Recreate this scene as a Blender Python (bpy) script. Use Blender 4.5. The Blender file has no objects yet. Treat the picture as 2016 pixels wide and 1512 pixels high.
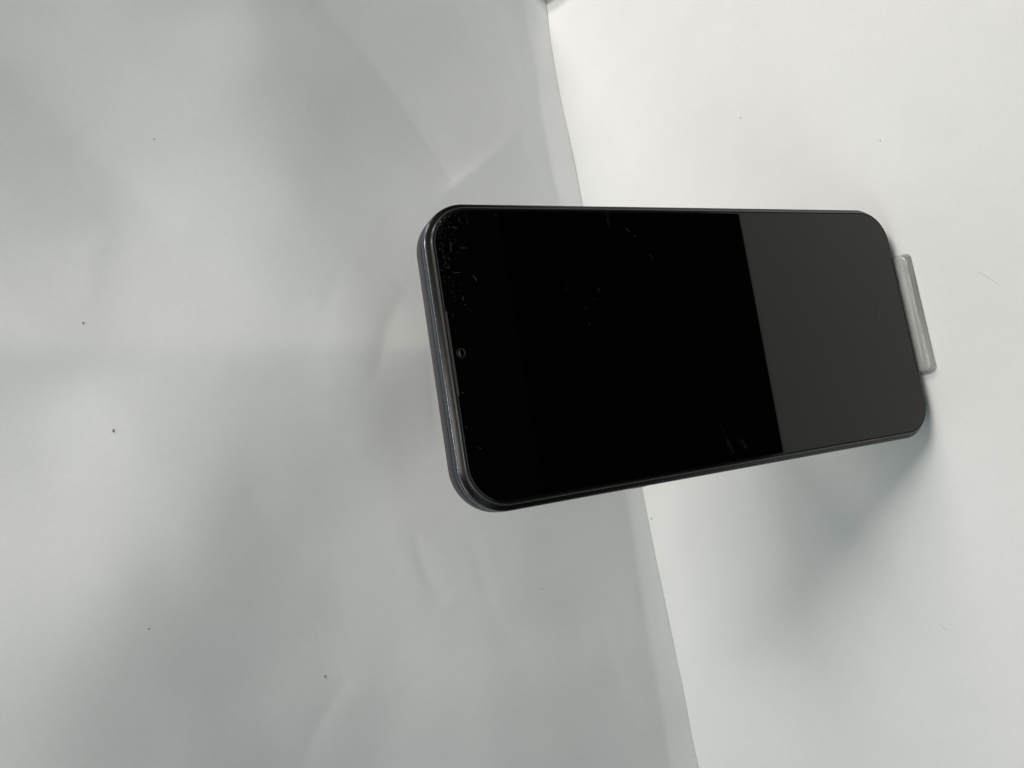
import bpy, bmesh, math, random
import numpy as np
from mathutils import Vector, Matrix, noise

scene = bpy.context.scene
MM = 0.001

# ------------------------------------------------------------------ camera
cam_d = bpy.data.cameras.new("camera")
cam = bpy.data.objects.new("camera", cam_d)
scene.collection.objects.link(cam)
scene.camera = cam
cam_d.sensor_width = 36.0
cam_d.lens = 36.0 * 1430 / 2016          # phone main camera, held sideways
cam_d.clip_start = 0.002
cam_d.clip_end = 50
R_ = Vector((0.979992141907864, -0.19749388313602867, -0.024729899366751823))
U_ = Vector((0.15654465652918848, 0.6880721120325138, 0.7085552477790806))
B_ = Vector((-0.12291937321266908, -0.698249908533448, 0.7052218749599564))
cx, cy, cz = -U_, R_, B_
m = Matrix(((cx.x, cy.x, cz.x, -0.02990534), (cx.y, cy.y, cz.y, -0.07303753),
            (cx.z, cy.z, cz.z, 0.26525734), (0, 0, 0, 1)))
cam.matrix_world = m

# ------------------------------------------------------------------ light
world = bpy.data.worlds.new("World")
scene.world = world
world.use_nodes = True
bg = world.node_tree.nodes["Background"]
bg.inputs[0].default_value = (0.80, 0.92, 1.0, 1)
bg.inputs[1].default_value = 0.012


def area(name, loc, target, size, power, col, size_y=None):
    d = bpy.data.lights.new(name, 'AREA')
    d.shape = 'RECTANGLE' if size_y else 'DISK'
    d.size = size
    if size_y:
        d.size_y = size_y
    d.energy = power
    d.color = col
    o = bpy.data.objects.new(name, d)
    scene.collection.objects.link(o)
    o.location = loc
    o.rotation_euler = (Vector(loc) - Vector(target)).to_track_quat('Z', 'Y').to_euler()
    return o


area("key_lamp", (0.45, -0.04, 0.95), (0, 0.03, 0), 0.28, 4.6, (1.0, 0.95, 0.91), 0.14)
area("side_lamp", (0.70, 0.06, 0.65), (0, 0.03, 0), 0.40, 3.35, (1.0, 0.94, 0.88), 0.16)
area("front_lamp", (0.10, -1.10, 0.47), (0, 0.1, 0.1), 1.3, 2.4, (0.86, 0.985, 1.0), 0.45)
area("left_lamp", (-0.80, -0.60, 0.60), (0, 0.1, 0.1), 0.5, 0.35, (0.8, 0.97, 1.0))
area("back_left_fill", (-0.30, 0.05, 0.60), (-0.12, 0.08, 0), 0.25, 0.55, (0.86, 0.99, 1.0))  # fill added to brighten the left floor near the backdrop
area("top_edge_fill", (0.05, -0.01, 0.85), (0.0, 0.0, 0), 0.38, 0.20, (1.0, 0.99, 0.98))  # light added for the phone's top edge to reflect


def spot(name, loc, target, size, power, col):
    d = bpy.data.lights.new(name, 'SPOT')
    d.energy = power
    d.color = col
    d.spot_size = math.radians(size)
    d.spot_blend = 1.0
    d.shadow_soft_size = 0.05
    o = bpy.data.objects.new(name, d)
    scene.collection.objects.link(o)
    o.location = loc
    o.rotation_euler = (Vector(loc) - Vector(target)).to_track_quat('Z', 'Y').to_euler()


spot("wall_spot", (0.06, -0.42, 0.92), (0.072, 0.126, 0.205), 21, 8.4, (1.0, 0.965, 0.92))  # soft spots added to lay the bright patch on the upper backdrop
spot("wall_spot", (-0.04, -0.42, 0.94), (-0.020, 0.126, 0.225), 18, 8.6, (1.0, 0.965, 0.92))

scene.view_settings.view_transform = 'Standard'
scene.view_settings.look = 'None'
scene.view_settings.exposure = 0.0
scene.view_settings.gamma = 1.0


# ------------------------------------------------------------------ helpers
def link(o):
    scene.collection.objects.link(o)
    return o


def mesh_obj(name, verts, faces, mat, parent=None, smooth=True):
    me = bpy.data.meshes.new(name)
    me.from_pydata(verts, [], faces)
    me.validate()
    if smooth:
        for p in me.polygons:
            p.use_smooth = True
    me.materials.append(mat)
    o = bpy.data.objects.new(name, me)
    link(o)
    if parent:
        o.parent = parent
    return o


def thing(name, label, cat, loc=(0, 0, 0), rot=(0, 0, 0), group=None):
    o = bpy.data.objects.new(name, None)
    o.empty_display_size = 0.01
    link(o)
    o.location = loc
    o.rotation_euler = rot
    o['label'] = label
    o['category'] = cat
    if group:
        o['group'] = group
    return o


def new_mat(name, col, rough=0.5, metal=0.0, spec=0.5, ior=1.5):
    mt = bpy.data.materials.new(name)
    mt.use_nodes = True
    b = mt.node_tree.nodes["Principled BSDF"]
    b.inputs["Base Color"].default_value = (*col, 1)
    b.inputs["Roughness"].default_value = rough
    b.inputs["Metallic"].default_value = metal
    b.inputs["Specular IOR Level"].default_value = spec
    b.inputs["IOR"].default_value = ior
    return mt, mt.node_tree, b


def noise_node(nt, scale, detail=3, rough=0.5, coord='Object', stretch=None):
    tc = nt.nodes.new("ShaderNodeTexCoord")
    n = nt.nodes.new("ShaderNodeTexNoise")
    n.inputs["Scale"].default_value = scale
    n.inputs["Detail"].default_value = detail
    n.inputs["Roughness"].default_value = rough
    if stretch:
        mp = nt.nodes.new("ShaderNodeMapping")
        mp.inputs["Scale"].default_value = stretch
        nt.links.new(tc.outputs[coord], mp.inputs[0])
        nt.links.new(mp.outputs[0], n.inputs["Vector"])
    else:
        nt.links.new(tc.outputs[coord], n.inputs["Vector"])
    return n


def ramp(nt, src, stops):
    r = nt.nodes.new("ShaderNodeValToRGB")
    els = r.color_ramp.elements
    els[0].position, els[0].color = stops[0][0], (*stops[0][1], 1)
    els[1].position, els[1].color = stops[-1][0], (*stops[-1][1], 1)
    for p, c in stops[1:-1]:
        e = els.new(p)
        e.color = (*c, 1)
    nt.links.new(src, r.inputs[0])
    return r


def bump(nt, bsdf, src, dist, strength=1.0, prev=None):
    b = nt.nodes.new("ShaderNodeBump")
    b.inputs["Strength"].default_value = strength
    b.inputs["Distance"].default_value = dist
    nt.links.new(src, b.inputs["Height"])
    if prev:
        nt.links.new(prev.outputs[0], b.inputs["Normal"])
    nt.links.new(b.outputs[0], bsdf.inputs["Normal"])
    return b


# ------------------------------------------------------------------ materials
def paper(name, base, mott=0.015):
    mt, nt, b = new_mat(name, base, 0.85, 0, 0.25)
    n1 = noise_node(nt, 2600, 4, 0.65)          # pulp fibres
    n2 = noise_node(nt, 55, 4, 0.6)             # faint mottling of the sheet
    c0 = tuple(c * (1 - mott) for c in base)
    c1 = tuple(min(1, c * (1 + mott)) for c in base)
    r2 = ramp(nt, n2.outputs[0], [(0.3, c0), (0.7, c1)])
    mx = nt.nodes.new("ShaderNodeMix")
    mx.data_type = 'RGBA'
    mx.blend_type = 'MULTIPLY'
    mx.inputs[0].default_value = 1.0
    r1 = ramp(nt, n1.outputs[0], [(0.25, (0.955, 0.955, 0.955)), (0.7, (1, 1, 1))])
    nt.links.new(r2.outputs[0], mx.inputs[6])
    nt.links.new(r1.outputs[0], mx.inputs[7])
    n4 = noise_node(nt, 750, 3, 0.7)            # cloudy formation of the paper
    r4 = ramp(nt, n4.outputs[0], [(0.3, (0.965, 0.967, 0.965)), (0.72, (1, 1, 1))])
    m4 = nt.nodes.new("ShaderNodeMix")
    m4.data_type = 'RGBA'
    m4.blend_type = 'MULTIPLY'
    m4.inputs[0].default_value = 1.0
    nt.links.new(mx.outputs[2], m4.inputs[6])
    nt.links.new(r4.outputs[0], m4.inputs[7])
    nt.links.new(m4.outputs[2], b.inputs["Base Color"])
    bp = bump(nt, b, n1.outputs[0], 0.00003, 0.5)
    n3 = noise_node(nt, 160, 3, 0.55)
    bump(nt, b, n3.outputs[0], 0.00012, 0.5, bp)
    return mt


M_floor = paper("floor_paper", (0.803, 0.808, 0.797))
M_wall = paper("wall_paper", (0.782, 0.789, 0.779))
M_table, _, _ = new_mat("dark_table", (0.006, 0.006, 0.006), 0.8, 0, 0.0)


def scuffed(name, col, rough, metal, spec, rvar=0.12):
    mt, nt, b = new_mat(name, col, rough, metal, spec)
    n = noise_node(nt, 700, 2, 0.5)
    mr = nt.nodes.new("ShaderNodeMapRange")
    mr.inputs[1].default_value = 0.3
    mr.inputs[2].default_value = 0.75
    mr.inputs[3].default_value = rough
    mr.inputs[4].default_value = rough + rvar
    nt.links.new(n.outputs[0], mr.inputs[0])
    nt.links.new(mr.outputs[0], b.inputs["Roughness"])
    return mt


M_frame = scuffed("frame_satin_grey", (0.038, 0.036, 0.044), 0.40, 0.35, 0.5, 0.06)
M_shoulder = scuffed("shoulder_blue_grey", (0.014, 0.020, 0.029), 0.26, 0.3, 0.45, 0.03)
M_bezel = scuffed("bezel_dark_brown", (0.006, 0.0053, 0.005), 0.24, 0.0, 0.36, 0.015)
M_groove, _, _ = new_mat("groove_black", (0.006, 0.006, 0.008), 0.6)
M_glass = None


def screen_mat():
    mt, nt, b = new_mat("black_screen_glass", (0.0006, 0.0006, 0.0007), 0.014, 0, 0.5, 1.43)
    # finger grease: slightly rougher, hazy patches
    n = noise_node(nt, 60, 5, 0.6, stretch=(1, 0.35, 1))
    mr = nt.nodes.new("ShaderNodeMapRange")
    mr.inputs[1].default_value = 0.52
    mr.inputs[2].default_value = 0.80
    mr.inputs[3].default_value = 0.008
    mr.inputs[4].default_value = 0.035
    nt.links.new(n.outputs[0], mr.inputs[0])
    nt.links.new(mr.outputs[0], b.inputs["Roughness"])
    return mt


M_screen = screen_mat()
M_protedge, _, _ = new_mat("protector_edge", (0.035, 0.032, 0.028), 0.2, 0, 0.6)
M_highlight, _, _ = new_mat("highlight_metal", (0.20, 0.215, 0.24), 0.24, 0.9, 0.5)
M_border, _, _ = new_mat("border_matt_black", (0.002, 0.002, 0.0022), 0.55, 0, 0.12)
M_slit = scuffed("speaker_mesh", (0.030, 0.027, 0.022), 0.6, 0, 0.4)
M_lens, _, _ = new_mat("camera_lens_glass", (0.001, 0.001, 0.0015), 0.03, 0, 0.5)
M_ring, _, _ = new_mat("camera_ring", (0.004, 0.0038, 0.0028), 0.3, 0, 0.3)
M_lint, _, _ = new_mat("lint", (0.16, 0.15, 0.13), 0.8, 0, 0.3)
M_grease, _, _ = new_mat("grease", (0.012, 0.012, 0.011), 0.5, 0, 0.3)
M_rust, _, _ = new_mat("brown_grit", (0.22, 0.13, 0.07), 0.8, 0, 0.3)
M_speck, _, _ = new_mat("dark_speck", (0.26, 0.255, 0.245), 0.8, 0, 0.2)
M_hair, _, _ = new_mat("grey_hair", (0.40, 0.40, 0.38), 0.6, 0, 0.3)


def acrylic():
    # clear plastic: mostly see-through, with milky streaks added to lighten its dark edges
    mt, nt, b = new_mat("clear_acrylic", (0.86, 0.88, 0.85), 0.16, 0, 0.5, 1.49)
    n = noise_node(nt, 260, 3, 0.6, stretch=(0.10, 2.4, 2.4))
    mr = nt.nodes.new("ShaderNodeMapRange")
    mr.inputs[1].default_value = 0.32
    mr.inputs[2].default_value = 0.68
    mr.inputs[3].default_value = 0.52
    mr.inputs[4].default_value = 0.86
    nt.links.new(n.outputs[0], mr.inputs[0])
    nt.links.new(mr.outputs[0], b.inputs["Transmission Weight"])
    bump(nt, b, n.outputs[0], 0.0003, 0.3)
    return mt


M_acrylic = acrylic()


# ------------------------------------------------------------------ the place: table, floor sheet, wall sheets
def interp(pts, x):
    """Catmull-Rom through (x, y) points sorted by x."""
    n = len(pts)
    if x <= pts[0][0]:
        s = (pts[1][1] - pts[0][1]) / (pts[1][0] - pts[0][0])
        return pts[0][1] + 0.3 * s * (x - pts[0][0])
    if x >= pts[-1][0]:
        s = (pts[-1][1] - pts[-2][1]) / (pts[-1][0] - pts[-2][0])
        return pts[-1][1] + 0.3 * s * (x - pts[-1][0])
    for i in range(n - 1):
        if pts[i][0] <= x <= pts[i + 1][0]:
            x0, y0 = pts[i]
            x1, y1 = pts[i + 1]
            m0 = (y1 - pts[i - 1][1]) / (x1 - pts[i - 1][0]) if i > 0 else (y1 - y0) / (x1 - x0)
            m1 = (pts[i + 2][1] - y0) / (pts[i + 2][0] - x0) if i + 2 < n else (y1 - y0) / (x1 - x0)
            h = x1 - x0
            t = (x - x0) / h
            return ((2 * t ** 3 - 3 * t ** 2 + 1) * y0 + (t ** 3 - 2 * t ** 2 + t) * h * m0 +
                    (-2 * t ** 3 + 3 * t ** 2) * y1 + (t ** 3 - t ** 2) * h * m1)


CREASE = [(-162, 116.7), (-149, 117.2), (-129, 117.4), (-114, 118.0), (-91, 118.8), (-68, 119.5),
          (-44, 120.0), (0, 121.6), (45, 123.4), (90, 125.0), (110, 125.3), (125, 125.9), (143, 126.8),
          (163, 126.9), (180, 126.4), (184, 125.8), (193, 125.3)]
FOLD = [(-165, 14.5), (-128, 13.5), (-91, 12), (-44, 10.5), (45, 10.5), (90, 14.0), (125, 14.5), (163, 12), (185, 14.5)]


def gauss(x, z, cx_, cz_, sx, sz, ang=0.0):
    c, s = math.cos(math.radians(ang)), math.sin(math.radians(ang))
    dx, dz = x - cx_, z - cz_
    a = (dx * c + dz * s) / sx
    b = (-dx * s + dz * c) / sz
    q = a * a + b * b
    return math.exp(-0.5 * q) if q < 40 else 0.0


def sstep(e0, e1, v):
    t = max(0.0, min(1.0, (v - e0) / (e1 - e0)))
    return t * t * (3 - 2 * t)


# The backdrop sheet is not flat: broad soft dents shaped to repeat patches of light and shade. The chart tells how
# much brighter or darker each patch is to look, and the slopes are solved from that.
CTRL = [
        (0, 0, -60), (300, 0, -77), (560, 0, -91), (620, 60, -126), (660, 20, -70), (900, 0, -106), (1000,
        0, -111), (980, 60, -125), (900, 150, -94), (800, 150, -107), (700, 200, -86), (750, 300, -98),
        (650, 250, -130), (900, 300, -89), (830, 340, -52), (1000, 250, -110), (1000, 350, -85), (960, 380,
        -71), (100, 100, -40), (200, 200, -33), (0, 300, -101), (100, 400, -72), (300, 150, -15), (300, 300,
        -1), (400, 250, -56), (450, 400, 9), (400, 500, -13), (550, 300, -125), (600, 400, -79), (500, 500,
        -25), (600, 550, -32), (700, 450, -50), (750, 550, -60), (100, 600, -41), (250, 600, 3), (400, 650,
        -11), (600, 700, -18), (500, 750, 5), (0, 700, -28), (0, 900, 17), (150, 900, 73), (300, 850, 48),
        (400, 850, 2), (500, 900, -32), (600, 900, -57), (700, 850, -6), (650, 1000, -61), (500, 1050, -76),
        (400, 1000, -35), (300, 1000, 32), (200, 1050, 63), (100, 1100, 76), (300, 1150, -44), (200, 1250,
        -3), (100, 1250, 22), (0, 1200, 54), (300, 1300, -68), (200, 1400, -62), (60, 1480, -28), (0, 1400,
        18), (400, 1400, -57), (500, 1200, -66), (600, 1200, -48), (700, 1100, -9), (760, 1100, 32), (850,
        1180, 46), (800, 1000, 8), (850, 1000, 38), (900, 1100, 9), (1000, 1100, -16), (1100, 1100, -3),
        (1200, 1100, -9), (900, 1300, 18), (800, 1300, 28), (700, 1350, -9), (640, 1330, -9), (900, 1450,
        57), (1100, 1400, 19), (1200, 1350, 23), (750, 690, -1)]


def view_px(x, z, y=126.0):
    """where a wall point (mm) was seen, used only to read the brightness chart above"""
    d = Vector((x * MM, y * MM, z * MM)) - Vector((-0.02990534, -0.07303753, 0.26525734))
    w = -d.dot(B_)
    if w < 1e-4:
        return None
    return 1008 + 1430 * d.dot(-U_) / w, 756 - 1430 * d.dot(R_) / w


RELIEF_GAIN = 1.6
GX0, GZ0, GS = -420.0, -60.0, 2.5
GNX, GNZ = 280, 220


def make_relief():
    T = np.zeros((GNX, GNZ))
    c = np.array(CTRL, float)
    for i in range(GNX):
        x = GX0 + i * GS
        for j in range(GNZ):
            z = GZ0 + j * GS
            e = sstep(-400, -230, x) * (1 - sstep(205, 270, x)) * (1 - sstep(290, 400, z)) * sstep(-55, 5, z)
            if e <= 0:
                continue
            p = view_px(x, max(z, 2))
            if p is None:
                continue
            u = min(max(p[0], -60), 1250)
            w_ = min(max(p[1], -60), 1572)
            d2 = (c[:, 0] - u) ** 2 + (c[:, 1] - w_) ** 2
            k = np.exp(-d2 / (2 * 76.0 ** 2)) + 1e-9 / (1 + d2)
            val = (k * c[:, 2]).sum() / k.sum()
            T[i, j] = RELIEF_GAIN * val * 0.001 * e
    kx = 2 * np.pi * np.fft.fftfreq(GNX, GS)[:, None]
    kz = 2 * np.pi * np.fft.fftfreq(GNZ, GS)[None, :]
    D = 1j * (0.30 * kx + 0.52 * kz)
    k2 = kx ** 2 + kz ** 2
    H = np.conj(D) * np.fft.fft2(T) / (np.abs(D) ** 2 + 0.012 * k2 + 2e-6)
    return np.real(np.fft.ifft2(H))


RELIEF = None


def relief(x, z):
    fx, fz = (x - GX0) / GS, (z - GZ0) / GS
    i, j = int(fx), int(fz)
    i = max(0, min(GNX - 2, i))
    j = max(0, min(GNZ - 2, j))
    a, b = fx - i, fz - j
    return ((RELIEF[i, j] * (1 - a) + RELIEF[i + 1, j] * a) * (1 - b) +
            (RELIEF[i, j + 1] * (1 - a) + RELIEF[i + 1, j + 1] * a) * b)


def px_wall(px, py, y=126.0):
    """point of the backdrop plane (x, z in mm) seen at a place of the photograph"""
    d = -U_ * ((px - 1008) / 1430) + R_ * ((756 - py) / 1430) - B_
    o = Vector((-29.90534, -73.03753, 265.25734))
    t = (y - o.y) / d.y
    return o.x + d.x * t, o.z + d.z * t


# creases pressed into the sheet: route, depth (mm), reach on either side (mm)
CREASES = [
    ([(440, -150), (560, 0), (700, 140), (800, 268), (872, 375)], 3.20, 8.0, 34.0),
    ([(505, -40), (600, 60), (700, 165), (760, 240)], 0.75, 5.0, 7.0),
    ([(805, 372), (832, 352), (842, 366), (862, 425)], -0.16, 3.5, 4.5),
    ([(1018, 262), (1040, 320), (1078, 392)], 0.52, 5.0, 2.5),
    ([(1072, 262), (1092, 330), (1108, 392)], 0.31, 2.5, 3.0),
    ([(772, 582), (738, 640), (720, 695), (708, 760)], 0.50, 4.0, 6.0),
    ([(640, 548), (620, 600), (602, 645)], 0.18, 5.0, 3.0),
    ([(806, 700), (822, 760), (836, 830), (858, 900)], 0.42, 3.0, 5.0),
    ([(806, 1040), (820, 1100), (842, 1150), (864, 1190)], 0.50, 3.0, 6.0),
    ([(690, 1335), (660, 1370), (628, 1430), (600, 1512)], 0.38, 5.0, 3.0),
    ([(676, 868), (690, 880), (720, 884)], -0.18, 2.0, 2.0),
    ([(1240, 985), (1262, 1130), (1290, 1266), (1322, 1462)], 0.26, 1.6, 3.0),
    ([(960, 8), (1010, 30), (1036, 66), (1046, 120)], 0.91, 3.0, 5.0),
    ([(985, 60), (1018, 92), (1036, 150)], -0.52, 3.5, 3.5),
    ([(905, 1020), (930, 1110), (960, 1200), (1010, 1290)], 0.31, 7.0, 4.0),
    ([(120, 300), (260, 420), (330, 560)], 0.26, 6.0, 8.0),
    ([(215, 470), (170, 520), (150, 640)], -0.21, 6.0, 4.0),
    ([(470, 960), (520, 1040), (610, 1110)], 0.26, 7.0, 5.0),
    ([(1160, 1180), (1180, 1290), (1230, 1420)], 0.26, 4.0, 3.0),
]


def crease_field(X, Z):
    H = np.zeros_like(X)
    for route, depth, wa, wb in CREASES:
        P = [px_wall(*q) for q in route]
        # smooth the route
        Q = []
        n = len(P)
        for i in range(n - 1):
            p0, p1, p2, p3 = P[max(i - 1, 0)], P[i], P[i + 1], P[min(i + 2, n - 1)]
            for k in range(6):
                t = k / 6
                Q.append(tuple(0.5 * (2 * p1[c] + (p2[c] - p0[c]) * t + (2 * p0[c] - 5 * p1[c] + 4 * p2[c] - p3[c]) * t * t +
                                      (3 * p1[c] - p0[c] - 3 * p2[c] + p3[c]) * t ** 3) for c in (0, 1)))
        Q.append(P[-1])
        best = np.full(X.shape, 1e9)
        sd = np.zeros_like(X)
        tt = np.zeros_like(X)
        for i in range(len(Q) - 1):
            ax, az = Q[i]
            bx, bz = Q[i + 1]
            ex, ez = bx - ax, bz - az
            L = math.hypot(ex, ez) + 1e-9
            t = np.clip(((X - ax) * ex + (Z - az) * ez) / L ** 2, 0, 1)
            dx, dz = X - (ax + ex * t), Z - (az + ez * t)
            d = np.hypot(dx, dz)
            side = np.sign(dx * ez - dz * ex)
            mk = d < best
            best = np.where(mk, d, best)
            sd = np.where(mk, d * side, sd)
            tt = np.where(mk, (i + t) / (len(Q) - 1), tt)
        taper = np.clip(np.sin(np.pi * np.clip(tt, 0.0, 1)), 0, 1) ** 0.6
        w = np.where(sd > 0, wa, wb)
        rr = np.sqrt(sd * sd + 0.25)
        H += depth * taper * np.exp(-rr / w)
    return H


def crease_detail(x, z):
    h = 1.0 * noise.fractal(Vector((x * 0.010 + 3.1, z * 0.012, 1.7)), 1.0, 2.0, 3)
    h += 0.10 * noise.fractal(Vector((x * 0.05, z * 0.045, 8.8)), 1.0, 2.0, 2)
    rd = noise.noise(Vector((x * 0.022, z * 0.030, 5.5)))
    h += 0.16 * math.exp(-abs(rd) / 0.03) * noise.noise(Vector((x * 0.01, z * 0.01, 12.0)))
    return h


def build_wall():
    global RELIEF
    RELIEF = make_relief()
    xs = []
    x = -330.0
    while x < 196.0:
        xs.append(x)
        x += 1.25
    nx = len(xs)
    zs = [0.12, 0.6, 1.4]
    z = 2.6
    while z < 30:
        zs.append(z)
        z += 1.0
    while z < 420:
        zs.append(z)
        z += 1.3 if z < 250 else 4
    XX, ZZ = np.meshgrid(np.array(xs), np.array(zs), indexing='ij')
    CF = crease_field(XX, ZZ)
    verts, faces = [], []
    for xi, x in enumerate(xs):
        base = interp(CREASE, x)
        fold = interp(FOLD, x)
        flare = 0.0
        zp = 0.0
        h0 = relief(x, 0)
        for zi, z in enumerate(zs):
            dz = z - zp
            zm = (z + zp) / 2
            foot = 1 - sstep(fold - 2.0, fold + 2.0, zm)      # strip below the fold flares to the floor
            flare += ((0.17 + 0.15 * sstep(-20, 80, x)) * foot - 0.05 * gauss(zm, 0, fold + 4, 0, 3.5, 1)) * dz
            zp = z
            xx, yy = x, base + flare + relief(x, z) - h0 + crease_detail(x, z) * sstep(4, 30, z)
            yy += CF[xi, zi] * sstep(0.5, 8, z)
            gap = 0.0
            if z < 1.0:      # hem lifts a hair off the floor in places
                gap = 0.35 * max(0.0, noise.noise(Vector((x * 0.02, 4.2, 0))))
            verts.append((xx * MM, yy * MM, (z + gap) * MM))
    nz = len(zs)
    for i in range(nx - 1):
        for j in range(nz - 1):
            a = i * nz + j
            faces.append((a, a + nz, a + nz + 1, a + 1))
    o = mesh_obj("wall_back", verts, faces, M_wall)
    sol = o.modifiers.new("thickness", 'SOLIDIFY')
    sol.thickness = 0.0003
    sol.offset = -1
    o['kind'] = 'structure'
    return o


wall = build_wall()


def build_side_wall():
    # second sheet meeting the first in the corner at the photo's top edge
    verts, faces = [], []
    ny, nz = 70, 90
    for i in range(ny):
        t = i / (ny - 1)
        y = 125.8 - t * 330
        for j in range(nz):
            z = 0.1 + j * 9 / (nz - 1)
            x = 193.6 - 0.36 * (125.8 - y) * math.exp(-(125.8 - y) / 22.0) + (125.8 - y) * 0.16
            x += 0.10 * z * sstep(0, 60, z) + 1.2 * noise.noise(Vector((y * 0.02, z * 0.02, 7)))
            verts.append((x * MM, y * MM, z * MM))
    for i in range(ny - 1):
        for j in range(nz - 1):
            a = i * nz + j
            faces.append((a, a + 1, a + nz + 1, a + nz))
    o = mesh_obj("wall_side", verts, faces, M_wall)
    o['kind'] = 'structure'
    return o


build_side_wall()


def build_floor():
    verts, faces = [], []
    x0, x1, nx = -420, 330, 150
    ny = 64
    for i in range(nx):
        x = x0 + (x1 - x0) * i / (nx - 1)
        yf = -119.6 + 0.034 * x
        for j in range(ny):
            y = yf + (150 - yf) * j / (ny - 1)
            z = 0.0
            r = math.hypot(x, y)
            z += 0.25 * sstep(60, 130, r) * noise.fractal(Vector((x * 0.012, y * 0.012, 9)), 1, 2, 2)
            z = min(z, 0.08) if y > 108 else z
            verts.append((x * MM, y * MM, z * MM))
    for i in range(nx - 1):
        for j in range(ny - 1):
            a = i * ny + j
            faces.append((a, a + ny, a + ny + 1, a + 1))
    o = mesh_obj("floor", verts, faces, M_floor)
    sol = o.modifiers.new("thickness", 'SOLIDIFY')
    sol.thickness = 0.0004
    sol.offset = -1
    o['kind'] = 'structure'
    v = [(-0.7, -1.1, -0.002), (0.7, -1.1, -0.002), (0.7, 0.5, -0.002), (-0.7, 0.5, -0.002)]
    bm = bmesh.new()
    bmesh.ops.create_cube(bm, size=1.0)
    bmesh.ops.scale(bm, vec=(1.5, 1.8, 0.02), verts=bm.verts)
    bmesh.ops.translate(bm, vec=(0, -0.3, -0.0120), verts=bm.verts)
    me = bpy.data.meshes.new("table")
    bm.to_mesh(me)
    bm.free()
    me.materials.append(M_table)
    t = link(bpy.data.objects.new("table", me))
    t['kind'] = 'structure'


build_floor()

# ------------------------------------------------------------------ the phone
HW, HH, RG = 36.7, 80.13, 10.2     # half width, half height, corner radius of the glass
TH = math.radians(20)


def outline(out, seg=20):
    """Rounded rectangle, `out` mm outside the edge of the glass (counter-clockwise)."""
    r = max(0.05, RG + out)
    w, h = HW + out, HH + out
    p = []
    for (sx, sy, a0) in ((1, 1, 0), (-1, 1, 90), (-1, -1, 180), (1, -1, 270)):
        ccx, ccy = sx * (w - r), sy * (h - r)
        for k in range(seg + 1):
            a = math.radians(a0 + 90 * k / seg)
            p.append((ccx + r * math.cos(a), ccy + r * math.sin(a)))
    return p


def loft(name, profile, mat, parent, cap_first=False, cap_last=False, closed=False):
    verts, faces = [], []
    rings = []
    for (o, z) in profile:
        pts = outline(o)
        rings.append(len(verts))
        verts += [(x * MM, y * MM, z * MM) for x, y in pts]
    n = len(outline(0))
    k = len(profile)
    for i in range(k if closed else k - 1):
        a, b = rings[i], rings[(i + 1) % k]
        for j in range(n):
            faces.append((a + j, b + j, b + (j + 1) % n, a + (j + 1) % n))
    if cap_first:
        faces.append(tuple(range(rings[0], rings[0] + n)))
    if cap_last:
        faces.append(tuple(reversed(range(rings[-1], rings[-1] + n))))
    o = mesh_obj(name, verts, faces, mat, parent)
    return o


def fix_normals(o, angle=35):
    bm = bmesh.new()
    bm.from_mesh(o.data)
    bmesh.ops.recalc_face_normals(bm, faces=bm.faces)
    for e in bm.edges:
        if len(e.link_faces) == 2 and e.calc_face_angle(0) > math.radians(angle):
            e.smooth = False
    bm.to_mesh(o.data)
    bm.free()


# phone local frame: x across, y up along the screen, z out of the screen
phone = thing("smartphone", "black smartphone with a switched off glossy screen leaning upright on a clear stand",
              "phone", loc=(0, 0, 0))
ux = Vector((1, 0, 0))
uy = Vector((0, math.sin(TH), math.cos(TH)))
uz = Vector((0, -math.cos(TH), math.sin(TH)))
centre = Vector((0, 0, 5.0 * MM)) + uy * (HH * MM)
phone.matrix_world = Matrix(((ux.x, uy.x, uz.x, centre.x), (ux.y, uy.y, uz.y, centre.y),
                             (ux.z, uy.z, uz.z, centre.z), (0, 0, 0, 1)))

body = loft("frame", [(1.12, -4.05), (1.40, -4.05), (1.50, -4.25), (1.52, -5.5), (1.50, -7.3),
                      (1.38, -7.95), (1.05, -8.5), (0.5, -8.85), (-0.4, -8.98), (-1.4, -9.0)],
            M_frame, phone, cap_last=True)
fix_normals(body)
groove = loft("seam", [(1.30, -3.42), (1.02, -3.5), (0.98, -4.15), (1.2, -4.3)], M_groove, phone)
should = loft("shoulder", [(1.16, -3.72), (1.40, -3.68), (1.46, -3.45), (1.47, -2.6), (1.43, -2.05), (1.36, -1.76),
                           (1.28, -1.62), (1.20, -1.56), (1.16, -1.52), (1.06, -1.50)], M_shoulder, phone)
fix_normals(should, 60)
highlight = loft("highlight_line", [(1.37, -1.70), (1.35, -1.62), (1.28, -1.52), (1.22, -1.50)], M_highlight, phone)  # brighter ring added to draw the highlight along the frame's front corner
bezel = loft("bezel", [(1.07, -1.47), (1.03, -1.43), (0.97, -1.40), (0.24, -1.02), (0.16, -0.99), (-0.3, -0.98)],
             M_bezel, phone)
fix_normals(bezel, 40)
edge = loft("protector_edge", [(0.06, -0.98), (0.07, -0.30), (0.0, -0.10), (-0.12, -0.03), (-0.3, -0.012)],
            M_protedge, phone)
fix_normals(edge, 60)
border = loft("screen_border", [(-0.28, -0.014), (-0.34, -0.006), (-0.72, -0.006)], M_border, phone)
glass = loft("screen", [(-0.66, -0.30), (-0.66, -0.012), (-0.69, 0.0), (-0.9, 0.0)], M_screen, phone, cap_last=True)
fix_normals(glass, 30)
# display area under the glass shows as a faint step just inside the rim
rim = loft("display_border", [(-0.88, 0.004), (-0.90, 0.012), (-0.95, 0.012), (-0.97, 0.004)], M_bezel, phone)
fix_normals(rim, 60)

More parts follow.
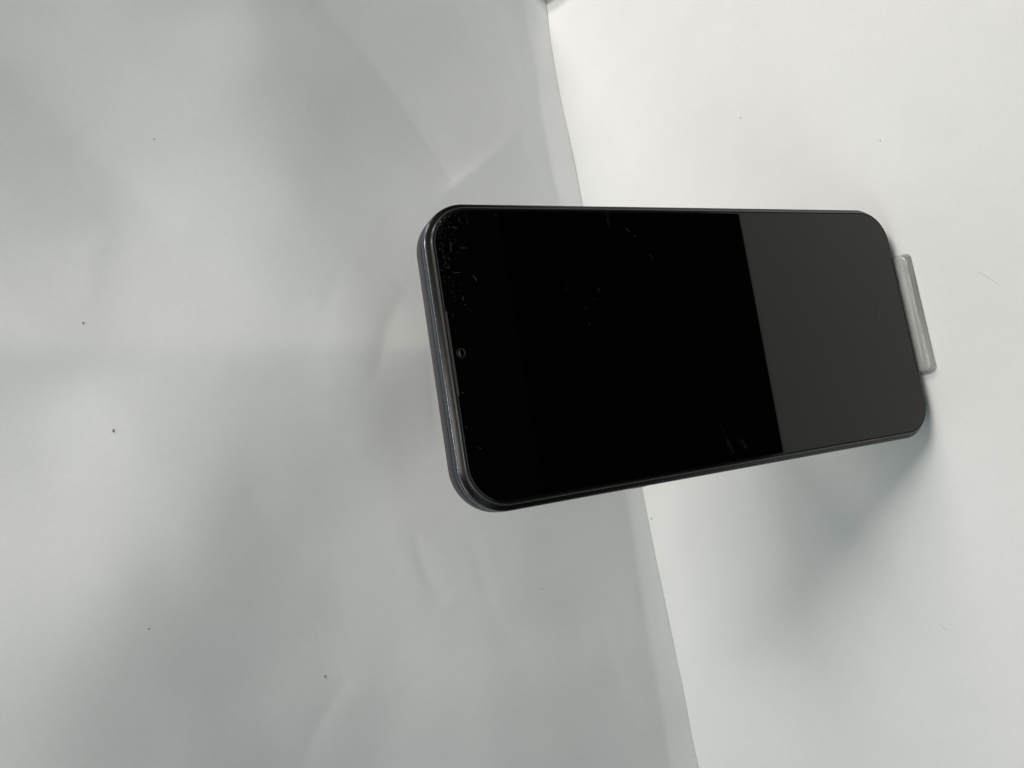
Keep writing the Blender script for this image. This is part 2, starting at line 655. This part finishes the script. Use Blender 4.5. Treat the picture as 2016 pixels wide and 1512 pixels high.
# earpiece slit
def slot(name, cx_, cy_, w, h, z0, z1, mat, parent):
    r = h / 2
    v, f = [], []
    ring = []
    for k in range(13):
        a = math.radians(-90 + 180 * k / 12)
        ring.append((cx_ + w / 2 - r + r * math.cos(a), cy_ + r * math.sin(a)))
    for k in range(13):
        a = math.radians(90 + 180 * k / 12)
        ring.append((cx_ - w / 2 + r + r * math.cos(a), cy_ + r * math.sin(a)))
    n = len(ring)
    v += [(x * MM, y * MM, z0 * MM) for x, y in ring]
    v += [(x * MM, y * MM, z1 * MM) for x, y in ring]
    for j in range(n):
        f.append((j, (j + 1) % n, n + (j + 1) % n, n + j))
    f.append(tuple(range(n, 2 * n)))
    o = mesh_obj(name, v, f, mat, parent, smooth=False)
    return o


slot("speaker_slit", 0.35, 79.15, 20.5, 0.62, 0.0, 0.016, M_slit, phone)


def lathe(name, prof, mat, parent, cx_, cy_, seg=40):
    v, f = [], []
    for (r, z) in prof:
        for k in range(seg):
            a = 2 * math.pi * k / seg
            v.append(((cx_ + r * math.cos(a)) * MM, (cy_ + r * math.sin(a)) * MM, z * MM))
    for i in range(len(prof) - 1):
        for k in range(seg):
            f.append((i * seg + k, i * seg + (k + 1) % seg, (i + 1) * seg + (k + 1) % seg, (i + 1) * seg + k))
    f.append(tuple(range((len(prof) - 1) * seg, len(prof) * seg)))
    o = mesh_obj(name, v, f, mat, parent)
    fix_normals(o, 50)
    return o


cam_hole = lathe("front_camera", [(1.25, 0.0), (1.22, 0.012), (1.10, 0.018), (1.0, 0.012), (0.92, 0.006), (0.5, 0.006)],
                 M_ring, phone, 0.26, 76.8)
lathe("lens", [(0.86, 0.014), (0.80, 0.05), (0.55, 0.10), (0.25, 0.12)], M_lens, cam_hole, 0.26, 76.8)

# side key on the left long side, only its corner shows
def rbox(name, c, s, mat, parent, bev):
    bm = bmesh.new()
    bmesh.ops.create_cube(bm, size=1.0)
    bmesh.ops.scale(bm, vec=[q * MM for q in s], verts=bm.verts)
    bmesh.ops.bevel(bm, geom=bm.edges[:], offset=bev * MM, segments=3, affect='EDGES', profile=0.5)
    bmesh.ops.translate(bm, vec=[q * MM for q in c], verts=bm.verts)
    me = bpy.data.meshes.new(name)
    bm.to_mesh(me)
    bm.free()
    for p_ in me.polygons:
        p_.use_smooth = True
    me.materials.append(mat)
    o = link(bpy.data.objects.new(name, me))
    o.parent = parent
    return o


rbox("side_key", (-37.95, 30.6, -6.0), (0.9, 4.2, 2.2), M_frame, phone, 0.35)

# ------------------------------------------------------------------ lint, grease, dust and painted reflections on the screen
def hair_tube(pts, r, v, f):
    n = 5
    base = len(v)
    for i, p_ in enumerate(pts):
        q = pts[min(i + 1, len(pts) - 1)] - pts[max(i - 1, 0)]
        if q.length < 1e-9:
            q = Vector((1, 0, 0))
        q.normalize()
        s = q.cross(Vector((0, 0, 1)))
        if s.length < 1e-6:
            s = Vector((0, 1, 0))
        s.normalize()
        t = q.cross(s)
        taper = 0.35 + 0.65 * math.sin(math.pi * (i + 0.5) / len(pts))
        for k in range(n):
            a = 2 * math.pi * k / n
            w = p_ + (s * math.cos(a) + t * math.sin(a)) * r * taper
            v.append((w.x * MM, w.y * MM, w.z * MM))
    for i in range(len(pts) - 1):
        for k in range(n):
            f.append((base + i * n + k, base + i * n + (k + 1) % n, base + (i + 1) * n + (k + 1) % n, base + (i + 1) * n + k))


random.seed(11)


def squiggle(cx_, cy_, length, ang, curl, r, v, f, zlift=0.03):
    n = 9
    a = ang
    p_ = Vector((cx_, cy_, zlift))
    pts = [p_.copy()]
    for i in range(n):
        a += random.uniform(-1, 1) * curl
        p_ = p_ + Vector((math.cos(a), math.sin(a), 0)) * length / n
        pts.append(Vector((p_.x, p_.y, zlift + 0.03 * math.sin(i))))
    hair_tube(pts, r, v, f)


v, f = [], []
# along the top rim near the right hand corner, thinning towards the middle
for i in range(130):
    x = 35.2 - abs(random.gauss(0, 11))
    if x < -3:
        continue
    y = 79.0 - abs(random.gauss(0, 2.4))
    if x > HW - RG:
        dx = x - (HW - RG)
        y = min(y, HH - RG + math.sqrt(max(0, (RG - 0.6) ** 2 - dx * dx)) - abs(random.gauss(0, 1.0)))
    squiggle(x, y, random.uniform(0.15, 0.5 + 0.7 * random.random() ** 3), random.gauss(-1.57, 0.8), 0.6, random.choice((0.006, 0.009, 0.012)), v, f)
# single fibres further in
for (x, y, L, a, r) in [(26.2, 73.0, 2.2, 4.2, 0.028), (25.2, 75.5, 3.2, 0.2, 0.022), (17.6, 70.0, 2.3, 0.2, 0.034),
                        (19.8, 74.0, 2.4, 1.5, 0.022), (33.0, 76.8, 1.2, 1.0, 0.032), (31.6, 74.2, 1.6, 4.5, 0.034),
                        (14.2, 74.4, 1.6, 3.8, 0.026), (11.9, 73.9, 0.3, 1, 0.06), (-9.3, 77.8, 0.5, 1, 0.045),
                        (-22.4, 76.3, 1.4, 4.0, 0.020), (-17.5, 78.3, 0.5, 1.0, 0.03),
                        (31.4, 23.8, 2.0, 4.0, 0.026), (29.0, 21.4, 0.6, 4.6, 0.06), (24.0, 17.6, 2.2, 3.4, 0.022),
                        (15.0, 44.8, 0.8, 1.2, 0.022), (14.6, 36.0, 1.4, 3.3, 0.020), (9.5, 40.5, 0.3, 1, 0.04),
                        (11.8, 37.6, 0.3, 1, 0.04), (34.8, 61.8, 0.7, 1.4, 0.03), (5.5, 40.2, 0.7, 2, 0.018),
                        (33.8, 29.5, 0.5, 4.8, 0.018)]:
    squiggle(x, y, L * 0.85, a, 0.55, r * 0.72, v, f)
lint = mesh_obj("lint", v, f, M_lint, phone)
lint['kind'] = 'stuff'
v, f = [], []
squiggle(32.6, 77.2, 0.45, 0.3, 0.6, 0.11, v, f, 0.06)
grit = mesh_obj("grit", v, f, M_rust, phone)


def smear_and_reflection(cx_, cy_, pts, name="smudge_and_reflection"):
    n = len(pts)
    vv = [((cx_ + x) * MM, (cy_ + y) * MM, 0.010 * MM) for x, y in pts] + \
         [((cx_ + x * 0.93) * MM, (cy_ + y * 0.93) * MM, 0.016 * MM) for x, y in pts]
    ff = [(j, (j + 1) % n, n + (j + 1) % n, n + j) for j in range(n)] + [tuple(range(n, 2 * n))]
    return mesh_obj(name, vv, ff, M_smear_reflection, phone, smooth=False)


def smear_reflection_mat():
    mt = bpy.data.materials.new("finger_smear_and_reflection")
    mt.use_nodes = True
    nt = mt.node_tree
    b = nt.nodes["Principled BSDF"]
    b.inputs["Base Color"].default_value = (0.085, 0.085, 0.08, 1)
    b.inputs["Roughness"].default_value = 0.35
    n = noise_node(nt, 420, 4, 0.65, stretch=(1, 0.5, 1))
    mr = nt.nodes.new("ShaderNodeMapRange")
    mr.inputs[1].default_value = 0.38
    mr.inputs[2].default_value = 0.78
    mr.inputs[3].default_value = 0.0
    mr.inputs[4].default_value = 0.15
    nt.links.new(n.outputs[0], mr.inputs[0])
    nt.links.new(mr.outputs[0], b.inputs["Alpha"])
    return mt


M_smear_reflection = smear_reflection_mat()
smear_and_reflection(-28.6, 2.4, [(3.6, 1.9), (2.0, 1.5), (0, 0.9), (-2.4, -0.1), (-5.0, -0.9), (-5.2, 0.1), (-2.6, 0.8), (0, 1.6), (2.0, 2.0)])
smear_and_reflection(-31.2, -2.2, [(1.6, 1.0), (1.4, 0.1), (-0.4, -0.8), (-1.8, -1.3), (-2.2, -0.5), (-0.6, 0.4), (0.4, 1.2)])

smear_and_reflection(34.2, 72.0, [(1.6, 0.35), (0.2, 0.45), (-1.8, 0.2), (-1.9, -0.1), (0.0, -0.2), (1.6, -0.1)])  # faint reflection painted as a pale patch, likewise those below
smear_and_reflection(33.9, 70.0, [(1.8, 0.45), (0.2, 0.5), (-1.5, 0.3), (-1.6, -0.3), (0.0, -0.4), (1.8, -0.3)])
smear_and_reflection(33.4, 29.0, [(2.6, 0.6), (0.2, 0.4), (-2.5, 0.2), (-2.6, -0.1), (0.0, -0.4), (2.6, -0.9)])

# ------------------------------------------------------------------ the stand
stand = thing("phone_stand", "small clear acrylic easel whose rounded foot sticks out under the phone", "stand",
              loc=(0.001, 0, 0))


def slab_from_profile(name, prof, x0, x1, mat, parent, bev=0.35):
    """Extrude a closed (y, z) profile along x, edges rounded."""
    bm = bmesh.new()
    a = [bm.verts.new((x0 * MM, y * MM, z * MM)) for y, z in prof]
    b = [bm.verts.new((x1 * MM, y * MM, z * MM)) for y, z in prof]
    n = len(prof)
    bm.faces.new(a)
    bm.faces.new(list(reversed(b)))
    for j in range(n):
        bm.faces.new((a[j], b[j], b[(j + 1) % n], a[(j + 1) % n]))
    bmesh.ops.recalc_face_normals(bm, faces=bm.faces)
    if bev:
        bmesh.ops.bevel(bm, geom=bm.edges[:], offset=bev * MM, segments=3, affect='EDGES', profile=0.5, clamp_overlap=True)
    me = bpy.data.meshes.new(name)
    bm.to_mesh(me)
    bm.free()
    for p_ in me.polygons:
        p_.use_smooth = True
    me.materials.append(mat)
    o = link(bpy.data.objects.new(name, me))
    o.parent = parent
    fix_normals(o, 40)
    return o


def foot_plate():
    # plan outline with rounded corners, raised rim along the front: top is slightly dished
    x0, x1, y0, y1, r = -19.4, 20.9, -4.1, 30.0, 1.8
    plan = []
    for (px, py, a0) in ((x1 - r, y1 - r, 0), (x0 + r, y1 - r, 90), (x0 + r, y0 + r, 180), (x1 - r, y0 + r, 270)):
        for k in range(9):
            a = math.radians(a0 + 90 * k / 8)
            plan.append((px + r * math.cos(a), py + r * math.sin(a)))
    cxm, cym = (x0 + x1) / 2, (y0 + y1) / 2
    n = len(plan)
    lev = [(0.15, 0.05), (0.0, 0.20), (0.04, 0.45), (0.75, 2.60), (0.92, 2.88), (1.2, 3.0), (1.8, 3.0)]
    vv, ff = [], []
    for ins, z in lev:
        for (px, py) in plan:
            sx = (abs(px - cxm) - ins) / abs(px - cxm) if abs(px - cxm) > 0 else 1
            sy = (abs(py - cym) - ins) / abs(py - cym) if abs(py - cym) > 0 else 1
            vv.append(((cxm + (px - cxm) * sx) * MM, (cym + (py - cym) * sy) * MM, z * MM))
    for i in range(len(lev) - 1):
        for j in range(n):
            ff.append((i * n + j, i * n + (j + 1) % n, (i + 1) * n + (j + 1) % n, (i + 1) * n + j))
    ff.append(tuple(range(n - 1, -1, -1)))
    ff.append(tuple(range((len(lev) - 1) * n, len(lev) * n)))
    o = mesh_obj("foot", vv, ff, M_acrylic, stand)
    fix_normals(o, 40)
    return o


foot_plate()
# leaning back rest: 3 mm sheet parallel to the phone's back
c20, s20 = math.cos(TH), math.sin(TH)


def along(t, d):    # t mm up the lean, d mm behind the glass
    return (t * s20 + d * c20, 5.0 + t * c20 - d * s20)


rest = [along(0.4, 9.25), along(92, 9.25), along(92, 12.0), along(1.4, 12.0)]
slab_from_profile("back_rest", rest, -19.5, 20.5, M_acrylic, stand, 0.5)
slab_from_profile("prop", [(42.5, 78.5), (45.0, 79.0), (68.0, 0.15), (65.2, 0.15)], -9, 10, M_acrylic, stand, 0.5)

# ------------------------------------------------------------------ specks and hairs on the paper
def speck(label, loc, size, mat, normal_wall=False, seed=0):
    bm = bmesh.new()
    bmesh.ops.create_icosphere(bm, subdivisions=2, radius=0.40 * size * MM)
    rnd = random.Random(seed)
    for v_ in bm.verts:
        k = 1 + rnd.uniform(-0.3, 0.3)
        v_.co = Vector((v_.co.x * k * 1.25, v_.co.y * k * 0.8, v_.co.z * k * 0.45))
    me = bpy.data.meshes.new("dust_speck")
    bm.to_mesh(me)
    bm.free()
    me.materials.append(mat)
    o = link(bpy.data.objects.new("dust_speck", me))
    o.location = [q * MM for q in loc]
    if normal_wall:
        o.rotation_euler = (math.radians(90), 0, 0)
    o['label'] = label
    o['category'] = 'dust speck'
    o['group'] = 'dust specks on the white paper'
    return o


def hair_on_floor(label, pts, r):
    v, f = [], []
    hair_tube([Vector(p_) for p_ in pts], r, v, f)
    o = mesh_obj("hair", v, f, M_hair)
    o['label'] = label
    o['category'] = 'hair'
    return o


# wall specks are dropped onto the sheet along the camera's line of sight
bpy.context.view_layer.update()


def hit(px, py):
    d = Vector(((px - 1008) / 1430, -(py - 756) / 1430, -1))
    org = cam.matrix_world.translation
    dirw = (cam.matrix_world.to_3x3() @ d).normalized()
    dg = bpy.context.evaluated_depsgraph_get()
    ok, loc, nor, idx, ob, mtx = scene.ray_cast(dg, org, dirw)
    return loc, nor


def speck_at(px, py, size, label, mat=None, seed=0):
    loc, nor = hit(px, py)
    wallish = abs(nor.z) < 0.6
    if nor.dot(cam.matrix_world.translation - loc) < 0:
        nor = -nor
    p_ = loc + nor * 0.00008
    return speck(label, (p_.x * 1000, p_.y * 1000, p_.z * 1000), size, mat or M_speck, wallish, seed)


speck_at(303, 274, 0.45, "tiny dark speck high on the wall paper beside the brightest patch", seed=1)
speck_at(163, 636, 0.60, "dark speck on the wall paper farthest from the floor", seed=2)
speck_at(223, 848, 0.75, "largest dark speck on the upper wall paper above the phone", seed=3)
speck_at(293, 1238, 0.45, "faint speck on the upper wall paper in its darker part", seed=4)
speck_at(640, 1332, 0.80, "round black speck alone on the lower wall paper left of the phone", seed=5)
speck_at(1067, 1160, 0.55, "grey speck on the wall paper just above the folded hem", seed=6)
speck_at(1283, 1021, 0.90, "brown speck on the floor sheet right against the crease", M_rust, seed=7)
speck_at(1458, 232, 0.60, "dark speck on the bright floor sheet nearer the wall", seed=8)
speck_at(1733, 277, 0.55, "dark speck on the bright floor sheet to the right of the phone foot", seed=9)


def floor_pts(pix):
    out = []
    for (px, py) in pix:
        loc, nor = hit(px, py)
        out.append((loc.x * 1000, loc.y * 1000, loc.z * 1000 + 0.08))
    return out


hair_on_floor("short curved hair on the floor sheet left of the phone", floor_pts([(1852, 1229), (1857, 1235), (1863, 1241)]), 0.055)
hair_on_floor("long faint hair on the floor sheet in front of the stand",
              floor_pts([(1925, 536), (1938, 541), (1950, 549), (1958, 555), (1968, 561)]), 0.04)
